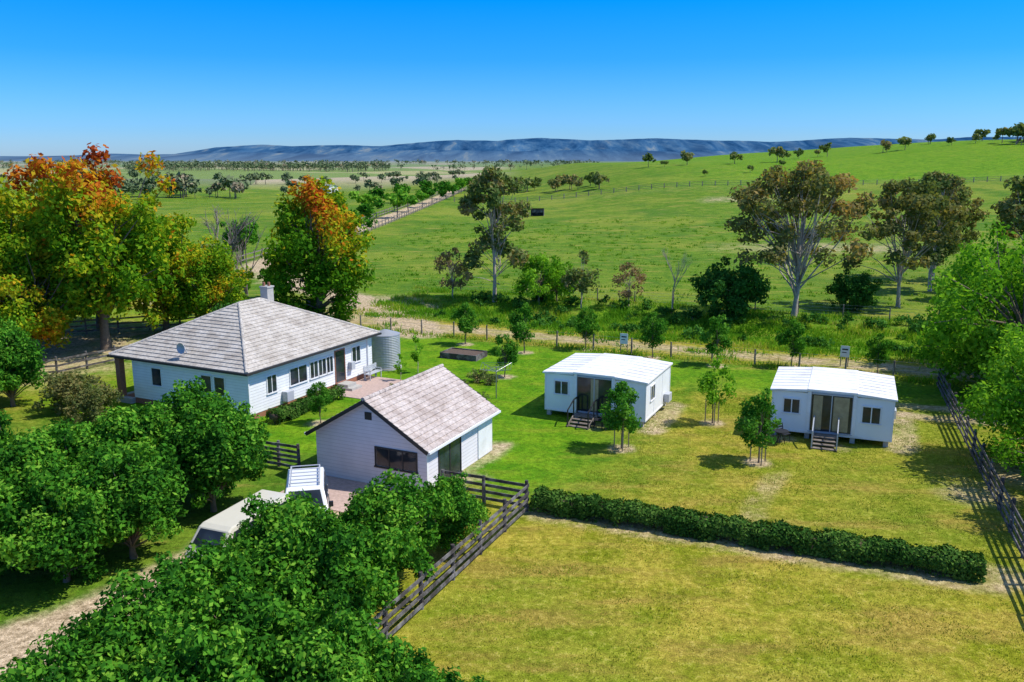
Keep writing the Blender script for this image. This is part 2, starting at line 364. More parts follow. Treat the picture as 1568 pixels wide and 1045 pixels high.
# ---------------------------------------------------------------- trees
def leaves(c,r,nl,size,rs,flat=1.0,hue0=.5,hvar=.25,droop=0,spread=.9):
    k=len(c); w_=r**2/np.sum(r**2); li=rs.choice(k,nl,p=w_)
    d=rs.normal(size=(nl,3)); d/=np.linalg.norm(d,axis=1)[:,None]
    rad=r[li]*(0.3+spread*rs.random(nl)**.65)
    p=c[li]+d*rad[:,None]*np.array([1,1,flat])
    if droop: p[:,2]-=droop*rs.random(nl)*r[li]
    nrm=d+rs.normal(size=(nl,3))*.8+np.array([0,0,.35]); nrm/=np.linalg.norm(nrm,axis=1)[:,None]
    a=rs.normal(size=(nl,3)); a-=nrm*np.sum(a*nrm,1)[:,None]; a/=np.linalg.norm(a,axis=1)[:,None]
    bb=np.cross(nrm,a); s=size*(.5+1.0*rs.random(nl))
    a=a*s[:,None]*.62; bb=bb*s[:,None]*.36
    V=np.stack([p-a,p+bb+a*.1,p+a,p-bb+a*.1],1).reshape(-1,3)
    F=np.arange(nl*4).reshape(-1,4)
    lh=hue0+rs.normal(size=k)*hvar*.6 if np.isscalar(hue0) else hue0
    h=lh[li]+rs.normal(size=nl)*hvar*.7
    return V,F,np.clip(h,0,1)
def tree_mesh(name,seed,kind,H,R,zc,nl,size,leaf,bark,lobes=24,trunk=.18,hue=None,hvar=.25,stem_to=None,lr=(.28,.42),flat=1.0,droop=0,fork=.35,hue0=.5,spread=.9):
    rs=np.random.default_rng(seed)
    hz=(H-zc)
    if kind=='round':
        d=rs.normal(size=(lobes,3)); d/=np.linalg.norm(d,axis=1)[:,None]
        big=rs.random(lobes)
        q=.35+.35*rs.random(lobes)+.25*(big<.35)
        r=R*(lr[0]+(lr[1]-lr[0])*rs.random(lobes))*np.where(big<.35,.65,1.0)
        c=d*q[:,None]*np.array([R,R,hz]); c[:,2]=np.maximum(c[:,2],-zc*.8+.1)
    elif kind=='gum':
        ang=rs.uniform(0,6.28,lobes); q=np.sqrt(rs.random(lobes))*R*.85
        c=np.stack([np.cos(ang)*q,np.sin(ang)*q,np.zeros(lobes)],1)
        c[:,2]=hz-(q/R)**2*hz*.8-rs.random(lobes)**1.5*hz*1.2-.4
        r=R*(lr[0]+(lr[1]-lr[0])*rs.random(lobes))
    else:
        t=rs.random(lobes); z=-hz*.9+t*hz*1.75
        env=np.sin(np.pi*np.clip(t*.85+.12,0,1))**.7
        ang=rs.uniform(0,6.28,lobes); q=env*R*.8*np.sqrt(rs.random(lobes))
        c=np.stack([np.cos(ang)*q,np.sin(ang)*q,z],1); r=R*(lr[0]+(lr[1]-lr[0])*rs.random(lobes))*(.5+.5*env)
    top=np.max(c[:,2]+r*.95*flat); up=c[:,2]>0; c[up,2]*=min(1.25,max(.5,(hz-np.mean(r)*.9)/max(.01,top-np.mean(r)*.9)))
    ext=np.percentile(np.hypot(c[:,0],c[:,1])+r*.95,92); c[:,:2]*=min(1.6,max(.7,(R-np.mean(r)*.8)/(ext-np.mean(r)*.8)))
    c[:,2]+=zc
    hh=hue0 if hue is None else (hue(c,H,R)+rs.normal(size=lobes)*hvar*.35)
    LV,LF,hu=leaves(c,r,nl,size,rs,flat,hh,hvar,droop,spread)
    mb=MB()
    zt=zc*.9 if stem_to is None else stem_to
    k=5; pts=[];wob=rs.normal(size=(k+1,2))*.02*H
    for i in range(k+1):
        t=i/k; pts.append((wob[i,0]*t,wob[i,1]*t,-.15+t*(zt+.15)))
    mb.tube(pts,[trunk*(1.25 if i==0 else 1-.55*i/k) for i in range(k+1)],7)
    for i in range(len(c)):
        t0=fork+ (1-fork)*rs.random()*.95; j=t0*k; a=int(j); fr=j-a; a=min(a,k-1)
        p0=Vector(pts[a]).lerp(Vector(pts[a+1]),fr); p1=Vector(c[i])
        if p1.z<p0.z: p0.z=max(.3,p1.z*.6)
        mid=p0.lerp(p1,.5)+Vector((rs.normal()*.06*R,rs.normal()*.06*R,.06*R)); 
        rb=trunk*(.42-.2*t0)
        mb.tube([p0,mid,p1],[rb,rb*.6,rb*.2],5)
    bv=np.array(mb.v); 
    q4=[f for f in mb.f if len(f)==4]
    cnt=len(q4)
    V=np.concatenate([bv,LV])
    mi=np.concatenate([np.zeros(cnt),np.ones(len(LF))]); hu2=np.concatenate([np.zeros(cnt),hu])
    return mesh_np(name,V,[np.array(q4),LF+len(bv)],[bark,leaf],mi,hu2)
def place(name,me,x,y,s=1,rot=None,sz=None,dz=0):
    return obj(name,me,None,(x,y,tz(x,y)+dz),random.uniform(0,6.28) if rot is None else rot,(s,s,s if sz is None else sz))

orch=[tree_mesh(f'pear_tree_mesh',s,'round',4.9,2.35,2.6,24000,.14,M['l_orch'],M['bark'],lobes=80,trunk=.13,lr=(.11,.27),hvar=.36,fork=.2,spread=1.15) for s in (11,12,13,14)]
OT=[(-12.5,33.9,.98),(-13.6,35.8,1.0),(-15.4,34.1,1.0),(-16.9,31.8,1.02),(-14.0,29.6,.98),(-15.6,27.8,.95),(-18.1,29.0,1.02),(-19.0,26.8,.95),
 (-4.2,27.2,.82),(-2.35,30.2,.62),(-5.5,23.4,.88),(-7.3,25.2,.82),(-6.4,22.4,.84),(-5.8,26.4,.66),(-8.3,26.3,.6),
 (-8.5,21.3,.86),(-9.2,19.2,.90),(-6.4,19.4,.92),(-4.6,18.6,.82),(-2.35,17.9,.68),(-9.6,16.8,.85),(-7.2,16.9,.9),(-4.3,16.8,.8),(-20.5,31.5,1.0),(-22,27,1.0)]
for i,(x,y,s) in enumerate(OT): place('pear_tree',orch[i%4],x,y,s,None,s*random.uniform(.92,1.08))

yng=[tree_mesh('young_tree_mesh',s,'oval',3.4,1.1,2.15,3600,.12,M['l_young'],M['bark'],lobes=26,trunk=.045,lr=(.18,.38),hvar=.34) for s in (21,22,23)]
for i,(x,y,h) in enumerate(young):
    if (x,y) in ((11.2,46.2),): continue
    place('young_tree',yng[i%3],x,y,h/3.4*random.uniform(.95,1.1))
sparse=tree_mesh('young_sparse_mesh',29,'oval',3.8,1.2,2.5,1800,.14,M['l_willow'],M['bark'],lobes=18,trunk=.04,lr=(.2,.36),hvar=.25)
place('young_tree',sparse,11.2,46.2,1.0)
thin=tree_mesh('sapling_mesh',30,'oval',2.7,.6,1.7,500,.12,M['l_willow'],M['barkpale'],lobes=9,trunk=.03,lr=(.3,.45))
place('sapling_tree',thin,-6.5,57.9); place('sapling_tree',thin,-7.4,55.5,.7)
for (x,y) in ((11.2,46.2),(5.6,41.9),(12.0,39.8)):
    mb=MB()
    for a in (0.5,2.6,4.7):
        px,py=.42*math.cos(a),.42*math.sin(a); mb.box(px-.025,px+.025,py-.025,py+.025,-.1,1.35)
    mb.make('tree_stakes',M['stake'],None,(x,y,0))

def hue_t1(c,H,R): return np.clip(.24+.58*sm(.55,.95,c[:,2]/H)+ .13*np.sin(c[:,0]*1.3),0.08,.84)
def hue_yel(c,H,R): return np.clip(.40+.12*np.sin(c[:,0]*1.1+c[:,2]*.6),.22,.54)
def hue_t2(c,H,R): return np.clip(.10+.75*sm(.2,.85,c[:,2]/H)*(.6+.45*np.sin(c[:,0]*.8+c[:,2]*.7+.5)),.08,.88)
aut1=tree_mesh('autumn_tree_mesh',41,'round',15.3,5.4,8.4,24000,.32,M['l_aut'],M['bark'],lobes=120,trunk=.38,hue=hue_t1,hvar=.2,lr=(.12,.24),spread=1.1)
aut2=tree_mesh('yellow_tree_mesh',42,'round',12.5,5.8,6.2,20000,.32,M['l_aut'],M['bark'],lobes=80,trunk=.35,hue=hue_yel,hvar=.18,lr=(.12,.24),spread=1.1)
aut3=tree_mesh('red_green_tree_mesh',43,'oval',12.8,4.8,6.4,20000,.3,M['l_aut'],M['bark'],lobes=100,trunk=.35,hue=hue_t2,hvar=.22,lr=(.13,.25),spread=1.1)
place('autumn_tree',aut1,-31.4,65.2,1.0,0); place('autumn_tree',aut2,-40.0,68,1.05,0); place('autumn_tree',aut3,-17.6,77.6,1.0,0)
place('autumn_tree',aut2,-29.6,72.5,.8,2.1); place('autumn_tree',aut2,-43,60,.85,4)
place('autumn_tree',aut2,-35.5,62.5,.75,1.2); place('autumn_tree',aut2,-25.5,72,.6,3.2); place('autumn_tree',aut2,-36,74,.9,5)

gum1=tree_mesh('gum_tree_mesh',51,'gum',13.8,3.7,7.2,6500,.34,M['l_gum'],M['barkpale'],lobes=50,trunk=.2,lr=(.14,.27),flat=.8,hvar=.28,fork=.4,stem_to=11.5)
gum2=tree_mesh('gum_tree_wide_mesh',52,'gum',14.2,6.3,8.6,9500,.32,M['l_gumb'],M['barkpale'],lobes=80,trunk=.26,lr=(.08,.16),flat=.75,hvar=.3,fork=.22,stem_to=7.5,hue0=.45,spread=1.05)
gum3=tree_mesh('gum_tree_mesh_c',53,'gum',12.5,5.2,7.4,6500,.32,M['l_gumb'],M['barkpale'],lobes=60,trunk=.2,lr=(.08,.17),flat=.75,hvar=.28,fork=.25,stem_to=7,hue0=.36,spread=1.05)
place('gum_tree',gum1,-1.84,88.7,1,0); place('gum_tree',gum2,26.3,79.2,1,0); place('gum_tree',gum3,38.4,84.6,1,0)
place('gum_tree',gum3,51,104,1.0,2); place('gum_tree',gum1,53,88,1.0,3); place('gum_tree',gum1,46.5,95,.95,4)
place('gum_tree',gum3,57,92,1.0,2.6)
shr=tree_mesh('shrub_tree_mesh',61,'round',5.6,3.8,2.7,8000,.26,M['l_shrub'],M['bark'],lobes=60,trunk=.2,lr=(.12,.26))
wil=tree_mesh('willow_mesh',62,'round',5.4,2.9,2.8,4500,.22,M['l_willow'],M['bark'],lobes=40,trunk=.12,lr=(.14,.26),droop=.5)
spg=tree_mesh('sparse_gum_mesh',63,'oval',5.8,2.0,3.6,1500,.24,M['l_gum'],M['barkpale'],lobes=28,trunk=.08,lr=(.18,.3))
brn=tree_mesh('brown_tree_mesh',64,'oval',5.2,2.0,3.2,1500,.2,M['l_dry'],M['barkpale'],lobes=28,trunk=.08,lr=(.18,.3))
place('casuarina_shrub',shr,20.6,79.4,1.0); place('casuarina_shrub',shr,33.1,82.8,.72); place('casuarina_shrub',shr,46,80,.8)
place('willow_shrub',wil,2.7,86.6); place('willow_shrub',wil,39.5,76.0,.7); place('willow_shrub',wil,4.6,88,.8)
place('sparse_gum_tree',spg,6.9,84.6); place('brown_leaved_tree',brn,-6.3,90.8,1.05); place('brown_leaved_tree',brn,11.6,84.6,.88)
def bare(name,seed,H,mat,x,y,r0=.14,spread=.5):
    rs=random.Random(seed); mb=MB()
    def rec(p,d,l,r,dep):
        q=p+d*l; m=p.lerp(q,.5)+Vector((rs.gauss(0,1),rs.gauss(0,1),0))*l*.05
        mb.tube([p,m,q],[r,r*.85,r*.65],5)
        if dep==0: return
        for _ in range(rs.choice((2,3,3))):
            nd=(d+Vector((rs.gauss(0,spread),rs.gauss(0,spread),rs.uniform(0,.35)))).normalized()
            rec(q if rs.random()<.6 else m,nd,l*rs.uniform(.6,.8),r*.6,dep-1)
    rec(Vector((0,0,-.1)),Vector((0,0,1)),H*.33,r0,5)
    return mb.make(name,mat,None,(x,y,tz(x,y)))
bare('bare_tree',3,6.8,M['barkpale'],15.4,81.7,.08,.22)
bare('bare_tree',5,12.5,M['timber'],-27.0,80,.22,.33); bare('bare_tree',8,11.5,M['timber'],-25.4,81,.18,.33)
lt=tree_mesh('paddock_tree_mesh',71,'round',6.3,2.9,3.8,3500,.34,M['l_orch'],M['bark'],lobes=30,trunk=.14,lr=(.17,.3))
place('paddock_tree',lt,-38.6,123.5); place('paddock_tree',lt,-27.5,84.6,.62); place('paddock_tree',lt,-41,112,.6); place('paddock_tree',lt,-25,90,.6)
bigw=tree_mesh('willow_tree_mesh',81,'round',10.6,6.4,5.4,26000,.24,M['l_willow'],M['bark'],lobes=110,trunk=.35,lr=(.1,.2),droop=1.0,hvar=.3,spread=1.1)
place('willow_tree',bigw,31.2,51.2,1.0,0); place('willow_tree',bigw,35,58,.9,2.5); place('willow_tree',bigw,26.2,38.5,.68,2); place('willow_tree',bigw,24.4,32.5,.55,4); place('willow_tree',bigw,15.6,19.0,.36,5)
bush=tree_mesh('garden_bush_mesh',91,'round',2.4,2.0,1.1,5000,.15,M['l_gumb'],M['bark'],lobes=34,trunk=.06,lr=(.18,.32),hue0=.35)
place('garden_bush',bush,-25.8,48.5,1.0); place('garden_bush',bush,-23.7,47.2,.8)
place('garden_tree',orch[0],-29.8,49.6,1.0); place('garden_tree',orch[1],-33,52,1.1); place('garden_tree',orch[2],-30,45,.9); place('garden_tree',shr,-22.0,66,.65); place('garden_tree',orch[3],-34,47,1.1)
gs=tree_mesh('grey_shrub_mesh',92,'round',1.0,.7,.5,900,.1,M['l_gum'],M['bark'],lobes=16,trunk=.03,lr=(.2,.35))
for (x,y,s) in ((-2.2,55.2,1),(-1.4,54.6,.8),(-1.9,50.4,.7),(-2.6,50.9,.6),(-6.9,52.3,.6),(-7.6,53.2,.5),(-6.1,55.4,.6),(-3.2,54.0,.6)): place('garden_shrub',gs,x,y,s)

def tree_mass(name,pts,nl,leaf,lsz=.17,low=False):
    Vs=[];Fs=[];Hs=[];off=0;rs=np.random.default_rng(len(pts)); mi=[]
    for (x,y,h) in pts:
        z=tz(x,y); k=8; R=h*.42
        d=rs.normal(size=(k,3))*.5; c=d*np.array([R,R,h*.2])+np.array([x,y,z+h*(.3 if low else .62)]); r=R*rs.uniform(.28,.6,k)
        v,f,hu=leaves(c,r,nl,h*lsz,rs,.8,.45+rs.normal()*.22*np.ones(k),.22)
        Vs.append(v);Fs.append(f+off);Hs.append(hu);off+=len(v); mi.append(np.ones(len(f)))
        t=h*.022; b_=np.array([(x-t,y-t,z-.3),(x+t,y-t,z-.3),(x+t,y+t,z-.3),(x-t,y+t,z-.3),(x-t*.5,y,z+h*.6),(x+t*.5,y,z+h*.6),(x+t*.5,y,z+h*.6),(x-t*.5,y+.01,z+h*.6)])
        if low: b_[:,2]=np.minimum(b_[:,2],z+h*.2)
        Vs.append(b_); ff=np.array([(0,1,5,4),(1,2,6,5),(2,3,7,6),(3,0,4,7)])+off; Fs.append(ff);Hs.append(np.zeros(4));off+=8; mi.append(np.zeros(4))
    return obj(name,mesh_np(name,np.concatenate(Vs),[np.concatenate(Fs)],[M['bark'],leaf],np.concatenate(mi),np.concatenate(Hs)))
R_=random.Random(4)
hill=[(55,355,5.5),(61,352,3),(72,362,6),(91,360,5.5),(109,362,7),(113,366,5),(127,390,4.5),(138,398,4),(143,400,6),(166,395,6),(169,398,4),(178,400,6.5),(199,400,4),(66,300,2.5),(84,310,3),(101,330,3)]
hill+=[(212+R_.random()*60,372+R_.random()*25,R_.uniform(6,9.5)) for _ in range(34)]
hill+=[(R_.uniform(195,420),R_.uniform(395,440),R_.uniform(4,7)) for _ in range(26)]
hill+=[(15+R_.random()*16,R_.uniform(288,310),R_.uniform(4,6)) for _ in range(9)]
hill+=[(R_.uniform(-17,12),R_.uniform(318,350),R_.uniform(4,6.5)) for _ in range(13)]
tree_mass('distant_hill_trees',hill,260,M['l_gum'])
lanet=[(-36,150,4.5),(-31,168,5),(-30.5,186,6),(-27,205,7),(-27,226,6),(-25,243,5),(-24,262,6.5),(-21.5,285,6),(-20,300,5),(-18.5,318,6),(-17,335,6),
 (-41,196,8),(-37,214,6),(-36,236,6),(-43,175,5),(-33,262,6),(-29,300,6),(-46,150,4)]
tree_mass('lane_trees',lanet,420,M['l_orch'],.13)
mid=[]
for _ in range(34): mid.append((R_.uniform(-165,-100),R_.gauss(325,9),R_.uniform(4,9)))
for _ in range(34): mid.append((R_.uniform(-100,-28),R_.uniform(350,620),R_.uniform(3,6)))
for _ in range(36): x=R_.uniform(-330,-90); mid.append((x,R_.gauss(470+x*-.25,8),R_.uniform(4,8)))
for _ in range(16): mid.append((R_.uniform(-240,-130),R_.uniform(260,420),R_.uniform(3,6)))
tree_mass('distant_tree_belt',mid,200,M['l_far'])
farp=[]
for _ in range(640):
    y=R_.uniform(620,2600); x=R_.uniform(-.72,.08)*y
    if math.sin(x/160)+math.sin(y/130+x/300)>.15: farp.append((x,y,R_.uniform(5,10)))
for _ in range(380):
    y=R_.gauss(1050,50); x=R_.uniform(-.44,-.14)*y; farp.append((x,y,R_.uniform(6,12)))
for _ in range(300):
    y=R_.gauss(2000,60); x=R_.uniform(-.75,.1)*y; farp.append((x,y,R_.uniform(8,13)))
tree_mass('distant_woodland',farp,40,M['l_far'])
scr=[]
for _ in range(150):
    s_=R_.uniform(-40,25); n_=R_.choice((70,72,79,81))+R_.gauss(0,1.3); x,y=en(s_,n_)
    if x>-12: scr.append((x,y,R_.uniform(.6,1.9)))
tree_mass('creek_scrub',scr,170,M['l_shrub'],.13,True)

def grass_mass(name,fn,N,hr,wd,hue0,mat='grassblade',seed=None):
    rs=np.random.default_rng(seed or N); P=fn(rs,N); z=terr(P[:,0],P[:,1]); N=len(P)
    ang=rs.uniform(0,6.28,N); h=rs.uniform(*hr,N)*(.5+.9*(np.sin(P[:,0]*.9+np.sin(P[:,1]))*np.cos(P[:,1]*1.1)*.5+.5)); 
    dx=np.cos(ang)*wd; dy=np.sin(ang)*wd; lean=rs.normal(size=(N,2))*.45*h[:,None]
    V=np.stack([np.stack([P[:,0]-dx,P[:,1]-dy,z-.02],1),np.stack([P[:,0]+dx,P[:,1]+dy,z-.02],1),np.stack([P[:,0]+lean[:,0],P[:,1]+lean[:,1],z+h],1)],1).reshape(-1,3)
    F=np.arange(N*3).reshape(-1,3)
    hu=np.clip(hue0+.3*np.sin(P[:,0]*.35+1+np.sin(P[:,1]*.5))*np.sin(P[:,1]*.4)+rs.normal(size=N)*.17,0,1)
    return obj(name,mesh_np(name,V,[F],[M[mat]],None,hu))
def creek(rs,N):
    cs=rs.uniform(-48,40,900); cn=75+rs.normal(size=900)*4.2; k=rs.integers(0,900,N)
    s=cs[k]+rs.normal(size=N)*.5; n=cn[k]+rs.normal(size=N)*.4
    return np.stack([EX*s+NX*n,EY*s+NY*n],1)
grass_mass('creek_grass',creek,60000,(.12,.5),.05,.5)
def strip_g(rs,N):
    s=rs.uniform(-50,25,N); n=rs.choice([61.9,68.2,84.8],N)+rs.normal(size=N)*.5
    return np.stack([EX*s+NX*n,EY*s+NY*n],1)
grass_mass('fence_line_grass',strip_g,16000,(.12,.4),.04,.65)
def tuss(rs,N):
    cx=rs.uniform(-25,75,1400); cy=86+rs.random(1400)**1.3*110; k=rs.integers(0,1400,N)
    P=np.stack([cx[k]+rs.normal(size=N)*.3,cy[k]+rs.normal(size=N)*.3],1)
    return P[(NX*P[:,0]+NY*P[:,1]>86)&(P[:,0]>-20)]
grass_mass('field_tussocks',tuss,22000,(.12,.36),.06,.35)
def lawn(rs,N):
    cs=rs.uniform(-15,5,3500); cn=rs.uniform(14,53,3500); k=rs.integers(0,3500,N)
    s=cs[k]+rs.normal(size=N)*.28; n=cn[k]+rs.normal(size=N)*.28
    P=np.stack([EX*s+NX*n,EY*s+NY*n],1)
    return P[(P[:,0]>-3.0+(P[:,1]-24)*.445)&((np.abs(n-31.9)>.9))]
grass_mass('lawn_grass',lawn,90000,(.02,.06),.022,.45,'lawnblade')

def hedge(name,p0,p1,w,h,nl,size,mat,seed):
    rs=np.random.default_rng(seed); p0=np.array(p0,float);p1=np.array(p1,float); L=np.linalg.norm(p1-p0); d=(p1-p0)/L; pr=np.array([-d[1],d[0]])
    t=rs.random(nl)*L; 
    wv=1+.12*np.sin(t*2.1)+.1*np.sin(t*5.3+1)+.06*np.sin(t*9)
    a=rs.uniform(-.15,math.pi+.15,nl)+rs.normal(size=nl)*.05
    ca,sa=np.cos(a),np.sin(a); q=(np.abs(ca)**4+np.abs(sa)**4)**-.25
    rr=.78+.34*rs.random(nl)
    u=ca*q*w/2*wv*rr; z=.12+np.maximum(sa*q*rr,-.02)*(h-.12)*(.9+.09*np.sin(t*3.3)+.07*np.sin(t*7.7)); 
    low=rs.random(nl)<.25; z=np.where(low,rs.random(nl)*h*.9,z)
    thin=(z<.3)&(rs.random(nl)<.2+.75*(np.sin(t*1.9+np.sin(t*.7)*2)>.2)); z=np.where(thin,z+.3,z)
    p=np.stack([p0[0]+d[0]*t+pr[0]*u,p0[1]+d[1]*t+pr[1]*u,z],1)
    nrm=np.stack([pr[0]*ca,pr[1]*ca,np.abs(sa)],1)+rs.normal(size=(nl,3))*.6; nrm/=np.linalg.norm(nrm,axis=1)[:,None]
    A=rs.normal(size=(nl,3)); A-=nrm*np.sum(A*nrm,1)[:,None]; A/=np.linalg.norm(A,axis=1)[:,None]; B=np.cross(nrm,A)
    s=size*(.6+.8*rs.random(nl))[:,None]
    V=np.stack([p-A*s*.6,p+B*s*.36,p+A*s*.6,p-B*s*.36],1).reshape(-1,3); F=np.arange(nl*4).reshape(-1,4)
    hu=np.clip(.5+.15*np.sin(t*1.7)+rs.normal(size=nl)*.25,0,1)
    mb=MB(); nst=int(L/.35)
    for i in range(nst):
        tt=(i+.5)*L/nst; c=p0+d*tt; 
        for k in range(3):
            o=pr*rs.normal()*.25*w+d*rs.normal()*.1
            mb.tube([(c[0],c[1],-.05),(c[0]+o[0],c[1]+o[1],h*.75)],[.025,.01],4)
    n=int(L/.5)+1
    for i in range(n):
        c=p0+d*(i*L/n+.25); mb.beam((c[0]-d[0]*.24,c[1]-d[1]*.24,h*.56),(c[0]+d[0]*.24,c[1]+d[1]*.24,h*.56),w*.6,h*.45)
    bv=np.array(mb.v); q4=np.array([f for f in mb.f if len(f)==4])
    me=mesh_np(name,np.concatenate([bv,V]),[q4,F+len(bv)],[M['soil'],mat],np.concatenate([np.zeros(len(q4)),np.ones(len(F))]),np.concatenate([np.zeros(len(q4)),hu]))
    return obj(name,me)
hedge('lawn_hedge',(.95,34.2),(16.6,28.0),1.0,.85,34000,.11,M['l_hedge'],1)
hedge('house_hedge',(-13.3,46.0),(-10.7,51.4),.9,.75,9000,.1,M['l_hedge'],2)

# ---------------------------------------------------------------- fences
def rail_fence(name,pts,h=1.25,rails=4,sp=2.3,mat=None,rw=.13):
    mb=MB(); mat=mat or M['timberdark']; rr=random.Random(len(pts)+int(abs(pts[0][0])*7))
    for a,b2 in zip(pts[:-1],pts[1:]):
        a=Vector((*a,0));b2=Vector((*b2,0)); L=(b2-a).length; n=max(1,round(L/sp)); d=(b2-a)/L; side=Vector((-d.y,d.x,0))
        ps=[a+(b2-a)*(i/n) for i in range(n+1)]
        for p in ps:
            z=tz(p.x,p.y); hh=h+.08+rr.uniform(-.03,.05)
            mb.tube([(p.x,p.y,z-.1),(p.x+rr.gauss(0,.015),p.y,z+hh)],[.085,.075],7)
        for i in range(n):
            p,q=ps[i],ps[i+1]; zp,zq=tz(p.x,p.y),tz(q.x,q.y)
            for k in range(rails):
                zz=h*(k+.75)/rails
                o=side*(-.1-.006*(i%2))
                mb.beam(p+o+Vector((0,0,zp+zz+rr.gauss(0,.014)))-d*.03,q+o+Vector((0,0,zq+zz+rr.gauss(0,.014)))+d*.03,.04,rw)
    return mb.make(name,mat)
rail_fence('paddock_fence',[(-7.4,16.0),(-3.87,23.9),(.6,33.9)],1.25,4)
rail_fence('yard_fence',[(.6,33.9),(-3.0,35.5)],1.2,4)
rail_fence('boundary_fence',[(27.6,54.0),(18.95,29.6),(13.0,13.0)],1.35,4)
rail_fence('side_fence',[(-12.3,39.8),(-10.1,38.8)],1.2,5,1.1)
rail_fence('drive_fence',[(-40,54),(-31,57),(-27.5,62.5)],1.2,3)
rail_fence('stock_yard_fence',[(-38,70),(-29,74),(-21,82)],1.3,3,mat=M['timber'])
rail_fence('lane_fence',[(-32,119),(-27,190),(-23,260),(-18,345)],1.3,2,3.2,mat=M['timber'],rw=.16)
rail_fence('lane_fence',[(-38,119),(-33,190),(-29,260),(-24,345)],1.3,2,3.2,mat=M['timber'],rw=.16)
def wire_fence(name,pts,sp,h=1.2,r=.07,wires=4,wr=.006):
    mb=MB(); mw=MB()
    for a,b2 in zip(pts[:-1],pts[1:]):
        a=Vector((*a,0));b2=Vector((*b2,0)); n=max(1,round((b2-a).length/sp)); ps=[a.lerp(b2,i/n) for i in range(n+1)]
        ps=[Vector((p.x,p.y,tz(p.x,p.y))) for p in ps]
        for p in ps: mb.tube([p-Vector((0,0,.1)),p+Vector((random.gauss(0,.02),0,h+random.uniform(-.08,.08)))],[r,r*.9],6)
        for p,q in zip(ps[:-1],ps[1:]):
            for k in range(wires): mw.beam(p+Vector((0,0,h*(k+.8)/wires)),q+Vector((0,0,h*(k+.8)/wires)),wr*2,wr*2)
    e=empty(name,(0,0,0)); mb.make('posts',M['timber'],e); mw.make('wires',M['timber' if wr>.015 else 'wire'],e)
wire_fence('wire_fence',[en(-42,62),en(34,62)],3.0)
wire_fence('wire_fence',[en(-44,84.8),en(40,84.8)],4.0,1.2,.06)
wire_fence('field_fence',[(-18,272),(20,272),(70,268),(130,262),(220,258),(300,262)],4,1.5,.14,3,.035)
wire_fence('field_fence',[(200,260),(205,320),(212,372),(230,400)],5,1.5,.14,2,.03)

# ---------------------------------------------------------------- roofs / buildings
def course_roof(mb,e0,e1,r0,r1,n,lift=.045):
    e0,e1,r0,r1=map(Vector,(e0,e1,r0,r1))
    nrm=(e1-e0).cross(r0-e0).normalized()
    if nrm.z<0: nrm=-nrm
    for i in range(n):
        t0,t1=i/n,(i+1)/n
        a=e0.lerp(r0,t0)+nrm*lift; b2=e1.lerp(r1,t0)+nrm*lift; c=e1.lerp(r1,t1)+nrm*.002; d=e0.lerp(r0,t1)+nrm*.002
        mb.poly([a,b2,c,d]); lo=nrm*(lift+.01)
        mb.poly([a-lo,b2-lo,b2,a])
def ridge(mb,p,q,r=.11):
    p=Vector(p);q=Vector(q); L=(q-p).length; n=max(1,int(L/.4)); 
    for i in range(n):
        a=p.lerp(q,i/n); b2=p.lerp(q,(i+1.05)/n if i<n-1 else 1); mb.tube([a,b2],[r,r*.85],8)
def window(par,name,face,u,z0,w,h,at=0,mull=1,frame=None,glass=None,t=.06):
    frame=frame or M['white']; glass=glass or M['glass']
    e=bpy.data.objects.new(name,None); COL.objects.link(e); e.parent=par
    fr=MB(); gl=MB()
    def bx(mb,a,b2,c,d,o0,o1):
        if face=='+x': mb.box(at+o0,at+o1,a,b2,c,d)
        else: mb.box(a,b2,at-o1,at-o0,c,d)
    bx(gl,u-w/2+.02,u+w/2-.02,z0+.02,z0+h-.02,.002,.018)
    bx(fr,u-w/2-t,u+w/2+t,z0+h,z0+h+t,-.01,.05); bx(fr,u-w/2-t-.03,u+w/2+t+.03,z0-t,z0,-.01,.08)
    bx(fr,u-w/2-t,u-w/2,z0,z0+h,-.01,.045); bx(fr,u+w/2,u+w/2+t,z0,z0+h,-.01,.045)
    for i in range(1,mull+1):
        x=u-w/2+w*i/(mull+1); bx(fr,x-.025,x+.025,z0,z0+h,.003,.04)
    gl.make('glass',glass,e); fr.make('frame',frame,e)
    return e,bx

# ---- main house
H=empty('white_farmhouse',(-14.73,46.4,0),-26)
W,L=9.9,11.9
mb=MB(); mb.box(-9.0,0,0,L,.35,2.86); mb.box(-W,-9.0,3.2,L,.35,2.86); mb.make('walls',M['wb'],H)
MB().box(-W+.02,-.03,.03,L-.03,-.1,.35).make('base',M['brick'],H)
MB().box(-W-.4,-9.0,-.3,3.2,0,.33).make('porch_floor',M['conc'],H)
p=MB(); 
for (x,y) in ((-W-.1,-.05),(-W-.1,2.9)): p.box(x-.18,x+.18,y-.18,y+.18,.33,2.84)
p.make('porch_piers',M['brick'],H)
x0,x1,y0,y1=-W-.5,.4,-.4,L+.4; hw=(x1-x0)/2; cx=(x0+x1)/2; ze,zr=2.92,5.65
ra=(cx,y0+hw,zr); rb=(cx,y1-hw,zr)
rf=MB(); n=19
course_roof(rf,(x1,y0,ze),(x1,y1,ze),ra,rb,n); course_roof(rf,(x0,y1,ze),(x0,y0,ze),rb,ra,n)
course_roof(rf,(x0,y0,ze),(x1,y0,ze),ra,ra,n); course_roof(rf,(x1,y1,ze),(x0,y1,ze),rb,rb,n)
rf.make('roof_tiles',M['tile'],H)
rd=MB(); ridge(rd,ra,rb)
for a,b2 in (((x1,y0,ze+.03),ra),((x0,y0,ze+.03),ra),((x1,y1,ze+.03),rb),((x0,y1,ze+.03),rb)): ridge(rd,a,b2,.1)
rd.make('ridge_caps',M['tile'],H)
